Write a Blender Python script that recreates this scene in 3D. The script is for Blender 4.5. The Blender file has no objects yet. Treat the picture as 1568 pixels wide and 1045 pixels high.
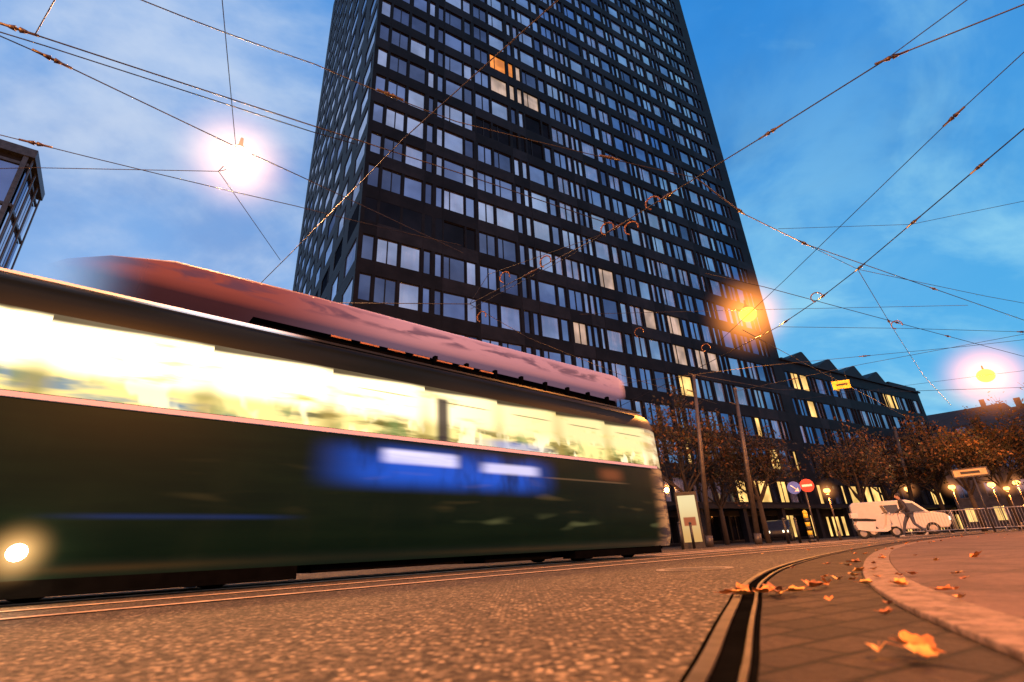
import bpy, math, random
from mathutils import Vector, Matrix
R=random.Random(7)
SC=bpy.context.scene
COL=bpy.context.collection
def pol(az,d,z=0.0):
    a=math.radians(az);return Vector((d*math.sin(a),d*math.cos(a),z))
# ------------------------------------------------------------------ node helper
class G:
    def __init__(s,name,world=False):
        if world: s.o=bpy.data.worlds.new(name)
        else: s.o=bpy.data.materials.new(name)
        s.o.use_nodes=True;s.t=s.o.node_tree;s.t.nodes.clear()
        s.out=s.n('ShaderNodeOutputWorld' if world else 'ShaderNodeOutputMaterial')
        s.tc=s.n('ShaderNodeTexCoord')
    def n(s,t): return s.t.nodes.new(t)
    def put(s,sock,v):
        if v is None: return
        if isinstance(v,bpy.types.NodeSocket): s.t.links.new(v,sock)
        else:
            if isinstance(v,tuple) and len(v)==3 and sock.type=='RGBA': v=v+(1,)
            sock.default_value=v
    def m(s,op,a,b=None,c=None,clamp=False):
        n=s.n('ShaderNodeMath');n.operation=op;n.use_clamp=clamp
        s.put(n.inputs[0],a);s.put(n.inputs[1],b);s.put(n.inputs[2],c);return n.outputs[0]
    def xyz(s,vec):
        n=s.n('ShaderNodeSeparateXYZ');s.put(n.inputs[0],vec);return n.outputs
    def comb(s,x,y,z):
        n=s.n('ShaderNodeCombineXYZ');s.put(n.inputs[0],x);s.put(n.inputs[1],y);s.put(n.inputs[2],z);return n.outputs[0]
    def ss(s,x,lo,hi,a=0.0,b=1.0):
        n=s.n('ShaderNodeMapRange');n.interpolation_type='SMOOTHSTEP'
        s.put(n.inputs[0],x);n.inputs[1].default_value=lo;n.inputs[2].default_value=hi;n.inputs[3].default_value=a;n.inputs[4].default_value=b;return n.outputs[0]
    def box(s,x,lo,hi,soft):
        return s.m('MULTIPLY',s.ss(x,lo-soft,lo+soft),s.ss(x,hi-soft,hi+soft,1.0,0.0))
    def mul(s,*a):
        r=a[0]
        for b in a[1:]: r=s.m('MULTIPLY',r,b)
        return r
    def mix(s,f,a,b,bt='MIX'):
        n=s.n('ShaderNodeMix');n.data_type='RGBA';n.blend_type=bt
        s.put(n.inputs[0],f);s.put(n.inputs[6],a);s.put(n.inputs[7],b);return n.outputs[2]
    def noise(s,vec,scale,detail=3,rough=.5,dist=0.0):
        n=s.n('ShaderNodeTexNoise');s.put(n.inputs['Vector'],vec);n.inputs['Scale'].default_value=scale
        n.inputs['Detail'].default_value=detail;n.inputs['Roughness'].default_value=rough;n.inputs['Distortion'].default_value=dist
        return n.outputs[0]
    def bsdf(s,color,rough=.6,metal=0.0,spec=.5,emis=None,estr=0.0,normal=None):
        n=s.n('ShaderNodeBsdfPrincipled')
        s.put(n.inputs['Base Color'],color);s.put(n.inputs['Roughness'],rough);s.put(n.inputs['Metallic'],metal)
        s.put(n.inputs['Specular IOR Level'],spec)
        if emis is not None:
            s.put(n.inputs['Emission Color'],emis);s.put(n.inputs['Emission Strength'],estr)
        if normal is not None: s.put(n.inputs['Normal'],normal)
        return n.outputs[0]
    def bump(s,h,strength=.3,dist=.01):
        n=s.n('ShaderNodeBump');n.inputs['Strength'].default_value=strength;n.inputs['Distance'].default_value=dist
        s.put(n.inputs['Height'],h);return n.outputs[0]
    def fade(s,sh,alpha):
        t=s.n('ShaderNodeBsdfTransparent');m=s.n('ShaderNodeMixShader')
        s.put(m.inputs[0],alpha);s.t.links.new(t.outputs[0],m.inputs[1]);s.t.links.new(sh,m.inputs[2]);return m.outputs[0]
    def end(s,sh):
        s.t.links.new(sh,s.out.inputs[0]);return s.o
def simple(name,c,rough=.6,metal=0.0,var=.25,scale=6.0,e=None,es=0.0,spec=.5,bump=0.0):
    g=G(name);v=g.noise(g.tc.outputs['Object'],scale,4,.6)
    f=g.ss(v,.3,.7)
    c2=tuple(x*(1-var) for x in c);c3=tuple(min(1,x*(1+var)) for x in c)
    nrm=g.bump(v,bump,.02) if bump else None
    return g.end(g.bsdf(g.mix(f,c2,c3),rough,metal,spec,e,es,nrm))
# ------------------------------------------------------------------ mesh helper
class MB:
    def __init__(s): s.v=[];s.f=[];s.m=[];s.sm=[]
    def quad(s,a,b,c,d,m=0):
        i=len(s.v);s.v+=[tuple(a),tuple(b),tuple(c),tuple(d)];s.f.append((i,i+1,i+2,i+3));s.m.append(m);s.sm.append(False)
    def poly(s,pts,m=0):
        i=len(s.v);s.v+=[tuple(p) for p in pts];s.f.append(tuple(range(i,i+len(pts))));s.m.append(m);s.sm.append(False)
    def hexa(s,p,m=0):
        i=len(s.v);s.v+=[tuple(q) for q in p]
        for f in ((0,3,2,1),(4,5,6,7),(0,1,5,4),(1,2,6,5),(2,3,7,6),(3,0,4,7)):
            s.f.append(tuple(i+k for k in f));s.m.append(m);s.sm.append(False)
    def box(s,x0,x1,y0,y1,z0,z1,m=0):
        s.hexa([(x0,y0,z0),(x1,y0,z0),(x1,y1,z0),(x0,y1,z0),(x0,y0,z1),(x1,y0,z1),(x1,y1,z1),(x0,y1,z1)],m)
    def tube(s,a,b,r0,r1,n=10,m=0,cap=True):
        a=Vector(a);b=Vector(b);d=(b-a)
        if d.length<1e-6: return
        d.normalize();u=d.orthogonal().normalized();w=d.cross(u)
        i=len(s.v)
        for P,r in ((a,r0),(b,r1)):
            for k in range(n):
                t=2*math.pi*k/n;s.v.append(tuple(P+(u*math.cos(t)+w*math.sin(t))*r))
        for k in range(n):
            k2=(k+1)%n;s.f.append((i+k,i+k2,i+n+k2,i+n+k));s.m.append(m);s.sm.append(True)
        if cap:
            s.f.append(tuple(i+k for k in range(n))[::-1]);s.m.append(m);s.sm.append(False)
            s.f.append(tuple(i+n+k for k in range(n)));s.m.append(m);s.sm.append(False)
    def ball(s,c,rx,ry=None,rz=None,m=0,nu=14,nv=8):
        ry=ry or rx;rz=rz or rx;i=len(s.v)
        for a in range(nv+1):
            th=math.pi*a/nv
            for b in range(nu):
                ph=2*math.pi*b/nu
                s.v.append((c[0]+rx*math.sin(th)*math.cos(ph),c[1]+ry*math.sin(th)*math.sin(ph),c[2]+rz*math.cos(th)))
        for a in range(nv):
            for b in range(nu):
                b2=(b+1)%nu
                s.f.append((i+a*nu+b,i+(a+1)*nu+b,i+(a+1)*nu+b2,i+a*nu+b2));s.m.append(m);s.sm.append(True)
    def extr(s,prof,y0,y1,m=0,inset=0.0):
        n=len(prof);i=len(s.v)
        s.v+=[(x,y0,z) for x,z in prof]+[(x,y1,z) for x,z in prof]
        s.f.append(tuple(range(i,i+n)));s.m.append(m);s.sm.append(False)
        s.f.append(tuple(range(i+n,i+2*n))[::-1]);s.m.append(m);s.sm.append(False)
        for k in range(n):
            k2=(k+1)%n;s.f.append((i+k,i+n+k,i+n+k2,i+k2));s.m.append(m);s.sm.append(False)
    def obj(s,name,mats,parent=None,bevel=0.0):
        me=bpy.data.meshes.new(name);me.from_pydata(s.v,[],s.f)
        for mt in mats: me.materials.append(mt)
        me.polygons.foreach_set('material_index',s.m);me.polygons.foreach_set('use_smooth',s.sm);me.update()
        o=bpy.data.objects.new(name,me);COL.objects.link(o)
        if parent: o.parent=parent
        if bevel:
            b=o.modifiers.new('bevel','BEVEL');b.width=bevel;b.segments=2;b.limit_method='ANGLE'
        return o
def empty(name,loc=(0,0,0),rz=0.0):
    o=bpy.data.objects.new(name,None);o.location=loc;o.rotation_euler=(0,0,rz);COL.objects.link(o);return o
# ------------------------------------------------------------------ camera
p=math.radians(23.1);r=math.radians(3.0)
F=Vector((0,math.cos(p),math.sin(p)));U0=Vector((0,-math.sin(p),math.cos(p)));R0=Vector((1,0,0))
RR=R0*math.cos(r)-U0*math.sin(r);UU=U0*math.cos(r)+R0*math.sin(r)
M=Matrix(((RR.x,UU.x,-F.x,0),(RR.y,UU.y,-F.y,0),(RR.z,UU.z,-F.z,.22),(0,0,0,1)))
cd=bpy.data.cameras.new('camera');cam=bpy.data.objects.new('camera',cd);COL.objects.link(cam);cam.matrix_world=M
cd.lens=17.4;cd.sensor_width=36;cd.clip_start=.05;cd.clip_end=2000
cd.dof.use_dof=True;cd.dof.focus_distance=22;cd.dof.aperture_fstop=2.2
SC.camera=cam
SC.view_settings.view_transform='Standard';SC.view_settings.look='None';SC.view_settings.exposure=0
# ------------------------------------------------------------------ world
g=G('World',True);SC.world=g.o
d=g.tc.outputs['Generated'];X,Y,Z=g.xyz(d)
base=g.mix(g.ss(X,-.75,.35),(.15,.38,.82),(.008,.24,.74))
base=g.mix(g.ss(Z,.8,.05),base,g.mix(g.ss(X,-.5,.4),(.34,.54,.90),(.06,.46,.86)))
zz=g.m('ADD',g.m('MAXIMUM',Z,0.0),.28)
u=g.m('DIVIDE',X,zz);v=g.m('DIVIDE',Y,zz)
n1=g.noise(g.comb(g.m('MULTIPLY',u,.9),g.m('MULTIPLY',v,1.2),1.7),1.3,7,.58,.5)
n2=g.noise(g.comb(g.m('MULTIPLY',u,.6),v,3.0),1.8,6,.6,.4)
n3=g.noise(g.comb(u,v,9.0),4.0,5,.6,.3)
c1=g.ss(g.m('ADD',n1,g.m('MULTIPLY',g.m('SUBTRACT',n3,.5),.18)),.42,.66)
bank=g.mul(g.box(u,.35,.85,.35),g.box(v,.75,2.2,.6))
c1=g.m('MAXIMUM',c1,g.m('MULTIPLY',bank,g.ss(n3,.35,.62,.35,.95)))
cc=g.mix(g.ss(X,-.5,.4),(.70,.80,.97),(.36,.76,.94))
sky=g.mix(g.m('MULTIPLY',g.ss(n2,.46,.70),.70),base,g.mix(g.ss(X,-.5,.4),(.20,.35,.70),(.008,.16,.50)))
sky=g.mix(g.m('MULTIPLY',c1,.72),sky,cc)
back=g.ss(Y,.1,-.5)
sky=g.mix(back,sky,g.mix(c1,(.28,.37,.66),(.62,.70,.94)))
ns=g.n('ShaderNodeTexSky');ns.sky_type='NISHITA';ns.sun_disc=False;ns.sun_elevation=math.radians(1.5);ns.sun_rotation=math.radians(200)
bg=g.n('ShaderNodeBackground');g.put(bg.inputs[0],sky);bg.inputs[1].default_value=.92
b2=g.n('ShaderNodeBackground');g.put(b2.inputs[0],ns.outputs[0]);b2.inputs[1].default_value=.05
ad=g.n('ShaderNodeAddShader');g.t.links.new(bg.outputs[0],ad.inputs[0]);g.t.links.new(b2.outputs[0],ad.inputs[1])
g.end(ad.outputs[0])
# ------------------------------------------------------------------ materials
g=G('asphalt')
P=g.tc.outputs['Object']
sp=g.n('ShaderNodeTexVoronoi');g.put(sp.inputs['Vector'],P);sp.inputs['Scale'].default_value=46
cell=g.xyz(sp.outputs['Color'])[0]
s2=g.n('ShaderNodeTexVoronoi');g.put(s2.inputs['Vector'],P);s2.inputs['Scale'].default_value=22
cell2=g.xyz(s2.outputs['Color'])[1]
fine=g.noise(P,30,6,.8);big=g.noise(P,.9,6,.65);mid=g.noise(P,6,5,.65)
c=g.mix(g.ss(fine,.42,.58),(.012,.010,.008),(.105,.085,.062))
c=g.mix(g.mul(g.ss(cell,.55,.95),g.ss(sp.outputs[0],.6,.2)),c,(.36,.28,.19))
c=g.mix(g.mul(g.ss(cell2,.72,.9),g.ss(s2.outputs[0],.45,.2),.7),c,(.28,.22,.15))
c=g.mix(g.m('MULTIPLY',g.ss(mid,.5,.68),.5),c,(.024,.019,.015))
c=g.mix(g.m('MULTIPLY',g.ss(big,.45,.65),.4),c,(.036,.030,.024))
hgt=g.m('ADD',g.m('MULTIPLY',cell,1.0),fine)
ASPH=g.end(g.bsdf(c,.8,0,.15,normal=g.bump(hgt,.9,.008)))
g=G('paving_setts')
P=g.tc.outputs['Object']
br=g.n('ShaderNodeTexBrick');mp=g.n('ShaderNodeMapping');mp.inputs['Rotation'].default_value=(0,0,math.radians(-28));g.put(mp.inputs[0],P);g.put(br.inputs[0],mp.outputs[0])
br.inputs['Scale'].default_value=1;br.inputs['Brick Width'].default_value=.2;br.inputs['Row Height'].default_value=.12;br.inputs['Mortar Size'].default_value=.009
g.put(br.inputs['Color1'],(.055,.036,.027));g.put(br.inputs['Color2'],(.024,.017,.014));g.put(br.inputs['Mortar'],(.005,.004,.003))
nn=g.noise(P,45,5,.7)
SETT=g.end(g.bsdf(g.mix(g.m('MULTIPLY',g.ss(nn,.35,.65),.6),br.outputs[0],(.012,.010,.008)),.75,0,.12,normal=g.bump(g.m('ADD',g.m('MULTIPLY',br.outputs[1],-1.0),g.m('MULTIPLY',nn,.8)),.9,.012)))
g=G('pavement_sandstone')
P=g.tc.outputs['Object'];br=g.n('ShaderNodeTexBrick');mp=g.n('ShaderNodeMapping');mp.inputs['Rotation'].default_value=(0,0,math.radians(-30));g.put(mp.inputs[0],P);g.put(br.inputs[0],mp.outputs[0])
br.inputs['Scale'].default_value=1;br.inputs['Brick Width'].default_value=1.1;br.inputs['Row Height'].default_value=.6;br.inputs['Mortar Size'].default_value=.008
g.put(br.inputs['Color1'],(.090,.058,.054));g.put(br.inputs['Color2'],(.066,.045,.046));g.put(br.inputs['Mortar'],(.02,.015,.014))
nn=g.noise(P,28,6,.75);nb=g.noise(P,2.0,5,.65)
c=g.mix(g.m('MULTIPLY',g.ss(nn,.40,.62),.6),br.outputs[0],(.14,.088,.075));c=g.mix(g.m('MULTIPLY',g.ss(nb,.42,.65),.55),c,(.030,.022,.022))
PAVE=g.end(g.bsdf(c,.8,0,.12,normal=g.bump(nn,.6,.01)))
KERB=simple('kerb_stone',(.13,.088,.072),.75,var=.5,scale=25,bump=.5,spec=.15)
STEEL=simple('rail_steel',(.060,.048,.040),.55,.6,var=.4,scale=12,spec=.3)
DKST=simple('dark_steel',(.03,.03,.032),.5,.6,var=.3)
GROOVE=simple('rail_groove',(.003,.003,.003),1.0,spec=0)
RUBB=simple('rubber',(.015,.015,.015),.8)
# ------------------------------------------------------------------ ground
b=MB();n=64
b.poly([(600*math.cos(2*math.pi*k/n),600*math.sin(2*math.pi*k/n),0) for k in range(n)])
b.obj('ground',[ASPH])
def strip(b,pts,w,z0,z1,m=0):
    L=[];Rr=[]
    for i,q in enumerate(pts):
        a=Vector(pts[max(0,i-1)]);c=Vector(pts[min(len(pts)-1,i+1)]);t=(c-a).normalized();nn=Vector((-t.y,t.x))
        L.append(Vector(q)+nn*w/2);Rr.append(Vector(q)-nn*w/2)
    for i in range(len(pts)-1):
        b.hexa([(*Rr[i],z0),(*Rr[i+1],z0),(*L[i+1],z0),(*L[i],z0),(*Rr[i],z1),(*Rr[i+1],z1),(*L[i+1],z1),(*L[i],z1)],m)
def cr(pts,k=6):
    out=[];P=[Vector(q) for q in pts]
    for i in range(len(P)-1):
        p0=P[max(0,i-1)];p1=P[i];p2=P[i+1];p3=P[min(len(P)-1,i+2)]
        for j in range(k):
            t=j/k;out.append(.5*((2*p1)+(-p0+p2)*t+(2*p0-5*p1+4*p2-p3)*t*t+(-p0+3*p1-3*p2+p3)*t**3))
    out.append(P[-1]);return out
railc=cr([(-.50,-1.2),(.14,.55),(.42,1.2),(.78,2.0),(1.30,3.1),(2.2,4.6),(3.8,6.8),(6.6,10.2),(11,15.0),(18,21.5),(28,29)])
kerbc=cr([(-.2,-1.2),(.62,.45),(.86,1.05),(1.25,1.95),(1.95,3.2),(3.4,5.4),(5.1,7.7),(7.9,11.0),(12.5,15.5),(19.4,21.5),(30,29)])
b=MB()
for i in range(len(railc)-1):
    a,c,d2,e=railc[i],railc[i+1],kerbc[i+1],kerbc[i]
    b.quad((a.x,a.y,.004),(e.x,e.y,.004),(d2.x,d2.y,.004),(c.x,c.y,.004))
b.obj('tram_track_paving',[SETT])
b=MB()
def off(pts,o):
    out=[]
    for i,q in enumerate(pts):
        a=pts[max(0,i-1)];c=pts[min(len(pts)-1,i+1)];t=(c-a).normalized();out.append(q+Vector((-t.y,t.x))*o)
    return out
strip(b,off(railc,.040),.030,.0,.012);strip(b,off(railc,-.030),.012,.0,.011)
strip(b,off(railc,.0),.05,.0,.006,1);strip(b,off(railc,.063),.016,.0,.005,1);strip(b,off(railc,-.044),.014,.0,.0055,1)
ta=math.radians(48);tdv=Vector((math.sin(ta),math.cos(ta)));tn=Vector((-math.cos(ta),math.sin(ta)))
for nd in (4.45,5.45):
    q=[tn*nd+tdv*s for s in (-30,-10,0,10,30,60)]
    strip(b,q,.05,0,.008,2);strip(b,off(q,-.05),.04,0,.005,1)
for nd in (6.75,7.75):
    q=[tn*nd+tdv*s for s in (-30,-10,0,10,30,60)]
    strip(b,q,.055,0,.008,2)
b.obj('tram_rails',[STEEL,GROOVE,simple('polished_rail',(.75,.55,.36),.5,.2,var=.2)])
b=MB()
ko=off(kerbc,-.09)
strip(b,ko,.17,0,.020)
b.obj('kerb',[KERB],bevel=.006)
b=MB();ki=off(kerbc,-.178)
for i in range(len(ki)-1):
    a,c=ki[i],ki[i+1]
    b.quad((a.x,a.y,.016),(a.x+70,a.y-25,.016),(c.x+70,c.y-25,.016),(c.x,c.y,.016))
b.obj('pavement',[PAVE])
b=MB()
cx,cy=1.55,5.0
for i in range(32):
    a0=2*math.pi*i/32;a1=2*math.pi*(i+1)/32
    b.quad((cx+.34*math.cos(a0),cy+.34*math.sin(a0),.004),(cx+.34*math.cos(a1),cy+.34*math.sin(a1),.004),(cx+.27*math.cos(a1),cy+.27*math.sin(a1),.004),(cx+.27*math.cos(a0),cy+.27*math.sin(a0),.004))
b.poly([(cx+.255*math.cos(2*math.pi*k/24),cy+.255*math.sin(2*math.pi*k/24),.005) for k in range(24)],1)
b.obj('manhole_cover',[simple('manhole_concrete',(.20,.16,.12),.8),simple('cast_iron',(.05,.045,.04),.6,.5,bump=.6,scale=60)])
# ------------------------------------------------------------------ fallen leaves
LEAFM=[simple('leaf_orange',(.50,.16,.02),.6,var=.5,scale=40),simple('leaf_brown',(.26,.09,.025),.7,var=.5,scale=40),simple('leaf_yellow',(.58,.27,.05),.6,var=.4,scale=40)]
b=MB()
def leaf(x,y,z,s,cu=None):
    th=R.random()*6.28;ct,st=math.cos(th),math.sin(th);m=R.choice((0,0,1,2));cu=cu or R.uniform(.2,.7)
    rim=[];ax=R.uniform(-.5,.5);asp=R.uniform(.6,.85);ph=R.random();lift=R.uniform(-.3,.5)
    for k in range(26):
        a=2*math.pi*k/26;rr=s*(.80+.14*math.cos(5*a+ph)+.05*math.cos(11*a))*R.uniform(.88,1.08)
        if abs(a-math.pi)<.3: rr*=.7
        lx,ly=rr*math.cos(a),rr*asp*math.sin(a);lz=z+cu*abs(ly)*.8+max(0,ax*lx)+max(0,lift*ly)+R.uniform(0,.08)*s+.003
        rim.append((x+lx*ct-ly*st,y+lx*st+ly*ct,lz))
    for k in range(26): b.poly([(x,y,z+.003),rim[k],rim[(k+1)%26]],m)
    e=(x-(s*1.3)*ct,y-(s*1.3)*st,z+.012)
    b.tube((x,y,z+.004),e,.0012,.0010,4,1,False)
for (x,y,s) in ((.98,2.3,.060),(1.05,2.36,.055),(.88,2.28,.05),(1.0,2.2,.045),(.93,2.40,.05),(1.10,2.28,.045),(.84,2.33,.04),(1.03,2.28,.05),(1.25,2.43,.05),(1.29,2.47,.04),(1.40,2.58,.035),(.72,1.08,.042),(.69,1.03,.036),(.74,1.13,.028),(.66,1.10,.03),(1.12,1.75,.025),(3.46,4.2,.06),(1.55,2.75,.04),(.98,1.55,.022),(2.0,3.3,.04),(2.6,4.3,.045),(2.3,3.9,.035),(1.75,2.95,.03),(3.0,4.0,.03)):
    leaf(x,y,.014,s,.7)
for i in range(60):
    k=R.randrange(14,len(kerbc)-8);q=kerbc[k].lerp(kerbc[k+1],R.random());dd=R.gauss(0,.2)
    leaf(q.x+dd,q.y-dd*.5,.022 if dd>0 else .012,R.uniform(.02,.038))
for i in range(30):
    leaf(R.uniform(3,16),R.uniform(4,16),.022,R.uniform(.02,.04))
b.obj('fallen_leaves',LEAFM)
# ------------------------------------------------------------------ tower
CLAD=simple('tower_cladding',(.0075,.0075,.010),.55,.0,var=.35,scale=.6,spec=.08)
CLAD2=simple('tower_cladding_panel',(.012,.012,.016),.55,.0,var=.3,scale=.9,spec=.1)
FRM=simple('window_frame',(.012,.012,.015),.4,.1,spec=.2)
def glassmat(name,tint,diff,fac,curtain=0.0,emis=None,es=0.0):
    g=G(name);P=g.tc.outputs['Object'];x,y,z=g.xyz(P)
    st=g.noise(g.comb(g.m('MULTIPLY',x,2.2),g.m('MULTIPLY',y,2.2),g.m('MULTIPLY',z,.12)),2.0,3,.6)
    room=g.noise(P,.55,2,.5)
    df=g.mix(g.m('MULTIPLY',g.ss(st,.42,.62),curtain),diff,(.42,.44,.55))
    df=g.mix(g.ss(room,.35,.65),df,tuple(q*.45 for q in diff))
    dn=g.n('ShaderNodeBsdfDiffuse');g.put(dn.inputs[0],df)
    gl=g.n('ShaderNodeBsdfGlossy')
    g.put(gl.inputs[0],g.mix(g.ss(g.noise(P,.23,3,.6),.35,.65),tuple(q*.65 for q in tint),tint));gl.inputs['Roughness'].default_value=.04
    g.put(gl.inputs['Normal'],g.bump(g.noise(P,.8,2),.08,.05))
    mx=g.n('ShaderNodeMixShader');mx.inputs[0].default_value=fac
    g.t.links.new(dn.outputs[0],mx.inputs[1]);g.t.links.new(gl.outputs[0],mx.inputs[2])
    sh=mx.outputs[0]
    if emis:
        em=g.n('ShaderNodeEmission');g.put(em.inputs[0],g.mix(g.ss(room,.3,.7),emis,tuple(q*.45 for q in emis)));em.inputs[1].default_value=es
        a=g.n('ShaderNodeAddShader');g.t.links.new(sh,a.inputs[0]);g.t.links.new(em.outputs[0],a.inputs[1]);sh=a.outputs[0]
    return g.end(sh)
GL=[glassmat('glass_blue',(.60,.70,.98),(.03,.04,.07),.50),
    glassmat('glass_dark',(.42,.50,.75),(.02,.03,.05),.34),
    glassmat('glass_pale',(.84,.88,1),(.12,.14,.22),.70,.5),
    glassmat('glass_curtain',(.75,.82,1),(.16,.18,.28),.50,1.0),
    glassmat('glass_lit_orange',(.5,.5,.5),(.2,.1,.05),.1,0,(1.0,.30,.04),1.2),
    glassmat('glass_lit_cream',(.5,.5,.5),(.2,.2,.2),.2,.6,(1.0,.66,.42),.55),
    glassmat('glass_lit_yellow',(.5,.5,.5),(.2,.15,.05),.1,.3,(1.0,.60,.17),1.6),
    glassmat('glass_black',(.1,.1,.12),(.005,.005,.007),.12)]
TM=[CLAD,CLAD2,FRM]+GL
SEQF=[(.90,0),(1.65,1),(1.6,0),(.62,0),(.6,0),(1.95,0)]
def facade(b,O,ux,nr,length,rows,winh,seed,rule,s_start=0.0,ztop=None,zbot=0.0,seq=SEQF,gaps=(.14,.22,.26,.34),rec=.16):
    rr=random.Random(seed)
    O=Vector(O);ux=Vector(ux);nr=Vector(nr)
    def hx(s0,s1,d0,d1,z0,z1,m):
        q=[]
        for z in (z0,z1):
            for s,dd in ((s0,d0),(s1,d0),(s1,d1),(s0,d1)):
                v=O+ux*s+nr*dd;q.append((v.x,v.y,z))
        b.hexa(q,m)
    cols=[];s=s_start+.32
    k=0
    while True:
        w,t=seq[k%len(seq)]
        if k>=6 and rr.random()<.2: w,t=rr.choice(seq)
        if s+w>length-.25: break
        cols.append((s,s+w,t));s+=w+rr.choice(gaps);k+=1
    prev=zbot
    fd=-rec+.065
    for ri,zt in enumerate(rows):
        zs=zt-winh(ri)
        s=s_start
        for c0,c1,t in cols[1::2]+[(length,length,0)]:
            e=min(c0-.1,length) if c0<length else length
            if e-s<.3: continue
            hx(s,e-.014 if e<length else e,-.22,rr.choice((0,.0,-.012)),prev+.006,zs-.006,rr.choice((0,0,1)));s=e
        hx(s_start+.01,length-.01,-.24,-.03,prev,zs,0)
        s=s_start
        for ci,(c0,c1,t) in enumerate(cols):
            dx=.12 if rr.random()<.07 else 0
            hx(s,c0+dx,-.22,-.004,zs,zt,0);s=c1
            kind=rule(ri,(c0+c1)/2,rr)
            if kind=='blank':
                hx(c0+dx,c1,-.22,-.02,zs,zt,10);continue
            c0=c0+dx
            dz=rr.uniform(-.012,.012);dy=rr.uniform(-.01,.01)
            A=O+ux*c0+nr*(-rec+dy);B=O+ux*c1+nr*(-rec-dy);C=O+ux*c1+nr*(-rec-dy+dz);D=O+ux*c0+nr*(-rec+dy+dz)
            b.quad((A.x,A.y,zs),(B.x,B.y,zs),(C.x,C.y,zt),(D.x,D.y,zt),3+kind)
            for (x0,x1,z0,z1) in ((c0,c1,zs,zs+.06),(c0,c1,zt-.05,zt),(c0,c0+.05,zs+.06,zt-.05),(c1-.05,c1,zs+.06,zt-.05)):
                hx(x0,x1,-.2,fd,z0,z1,2)
            if t==1: hx((c0+c1)/2-.035,(c0+c1)/2+.035,-.2,fd+.01,zs+.06,zt-.05,2)
            elif c1-c0>1.7 and rr.random()<.5: hx(c0+.55,c0+.61,-.2,fd,zs+.06,zt-.05,2)
        hx(s,length,-.22,-.004,zs,zt,0)
        prev=zt
    if ztop and ztop>prev: hx(s_start,length,-.22,0,prev,ztop,0)
W_T=52.0;L_T=42.0
T=empty('office_tower',(-11.01,30.58,0),math.radians(32))
rows=[19.4+3.4*k for k in range(-5,26)]
wh=lambda ri: 2.18
def rule_front(ri,s,rr):
    k=ri-5
    if k==2 and s<10.5: return 7 if rr.random()<.35 else 'blank'
    if k==6 and 11<s<17.5: return 7
    if k==7 and 16<s<20: return 7
    if k==9 and 13<s<15: return 4
    if k==9 and (11.6<s<13 or 15<s<16.4): return 5
    if k==8 and 12<s<17.5: return 5
    if k==-4 and 36<s<47: return 6 if rr.random()<.65 else 1
    if k==-5: return 6 if (s>30 and rr.random()<.40) else 7
    if k==0 and 33<s<40: return 5 if rr.random()<.55 else 3
    x=rr.random()
    if k<0 and x<.045: return 6
    if k<3 and x<.02: return 5
    lo=.32 if s<14 else .10
    x=rr.random()
    if x<lo: return 1
    if x<lo+.38: return 0
    if x<lo+.38+.26: return 2
    return 3
b=MB();facade(b,(0,0,0),(1,0,0),(0,-1,0),W_T,rows,wh,3,rule_front,0,106)
b.obj('front_facade',TM,T)
def rule_side(ri,s,rr):
    if ri==7 : return 'blank' if rr.random()<.6 else 7
    x=rr.random()
    return 1 if x<.05 else (2 if x<.8 else (3 if x<.95 else 0))
b=MB();facade(b,(0,0,0),(0,1,0),(-1,0,0),L_T,rows,wh,5,rule_side,.24,106,seq=[(3.4,0),(3.1,0),(3.8,0)],gaps=(1.5,1.9),rec=.075)
b.obj('side_facade',TM,T)
b=MB();b.box(.25,W_T-.002,.25,L_T,0,105.9,0)
b.obj('core',[CLAD],T)
A=empty('office_annex',(-11.01+.848*W_T,30.58+.530*W_T,0),math.radians(32))
LA=37.5
arows=[19.4+3.4*k-.2 for k in range(-5,1)]
def rule_ann(ri,s,rr):
    x=rr.random()
    if ri==5 and 1<s<5 and x<.8: return 6
    if ri==4 and 6<s<12 and x<.45: return 6
    if ri==1: return 6 if x<.3 else 1
    if ri==0: return 6 if x<.6 else 7
    if x<.07: return 6
    return 1 if x<.45 else (0 if x<.8 else 3)
b=MB();facade(b,(.02,0,0),(1,0,0),(0,-1,0),LA,arows,lambda r:2.1,11,rule_ann,0,20.6)
b.box(.3,LA,.25,16,0,20.5,0)
b.box(0,LA+.3,-.25,.0,20.6,20.85,1)
b.obj('facade',TM,A)
b=MB()
for i in range(4):
    x0=1.5+i*6.6
    b.hexa([(x0,0.05,20.85),(x0+6.4,.05,20.85),(x0+6.4,16,20.85),(x0,16,20.85),(x0+4.0,.05,22.6),(x0+4.4,.05,22.6),(x0+4.4,16,22.6),(x0+4.0,16,22.6)],0)
b.box(28.5,LA,.1,16,20.85,21.5,0)
b.obj('sawtooth_roof',[CLAD2],A)
b=MB()
for i in range(10): b.box(30+i*6,30.5+i*6,-1.6,-1.1,0,2.9,0)
b.box(28,88,-1.8,-.01,2.9,3.25,0)
b.obj('arcade',[CLAD2],T)
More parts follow.
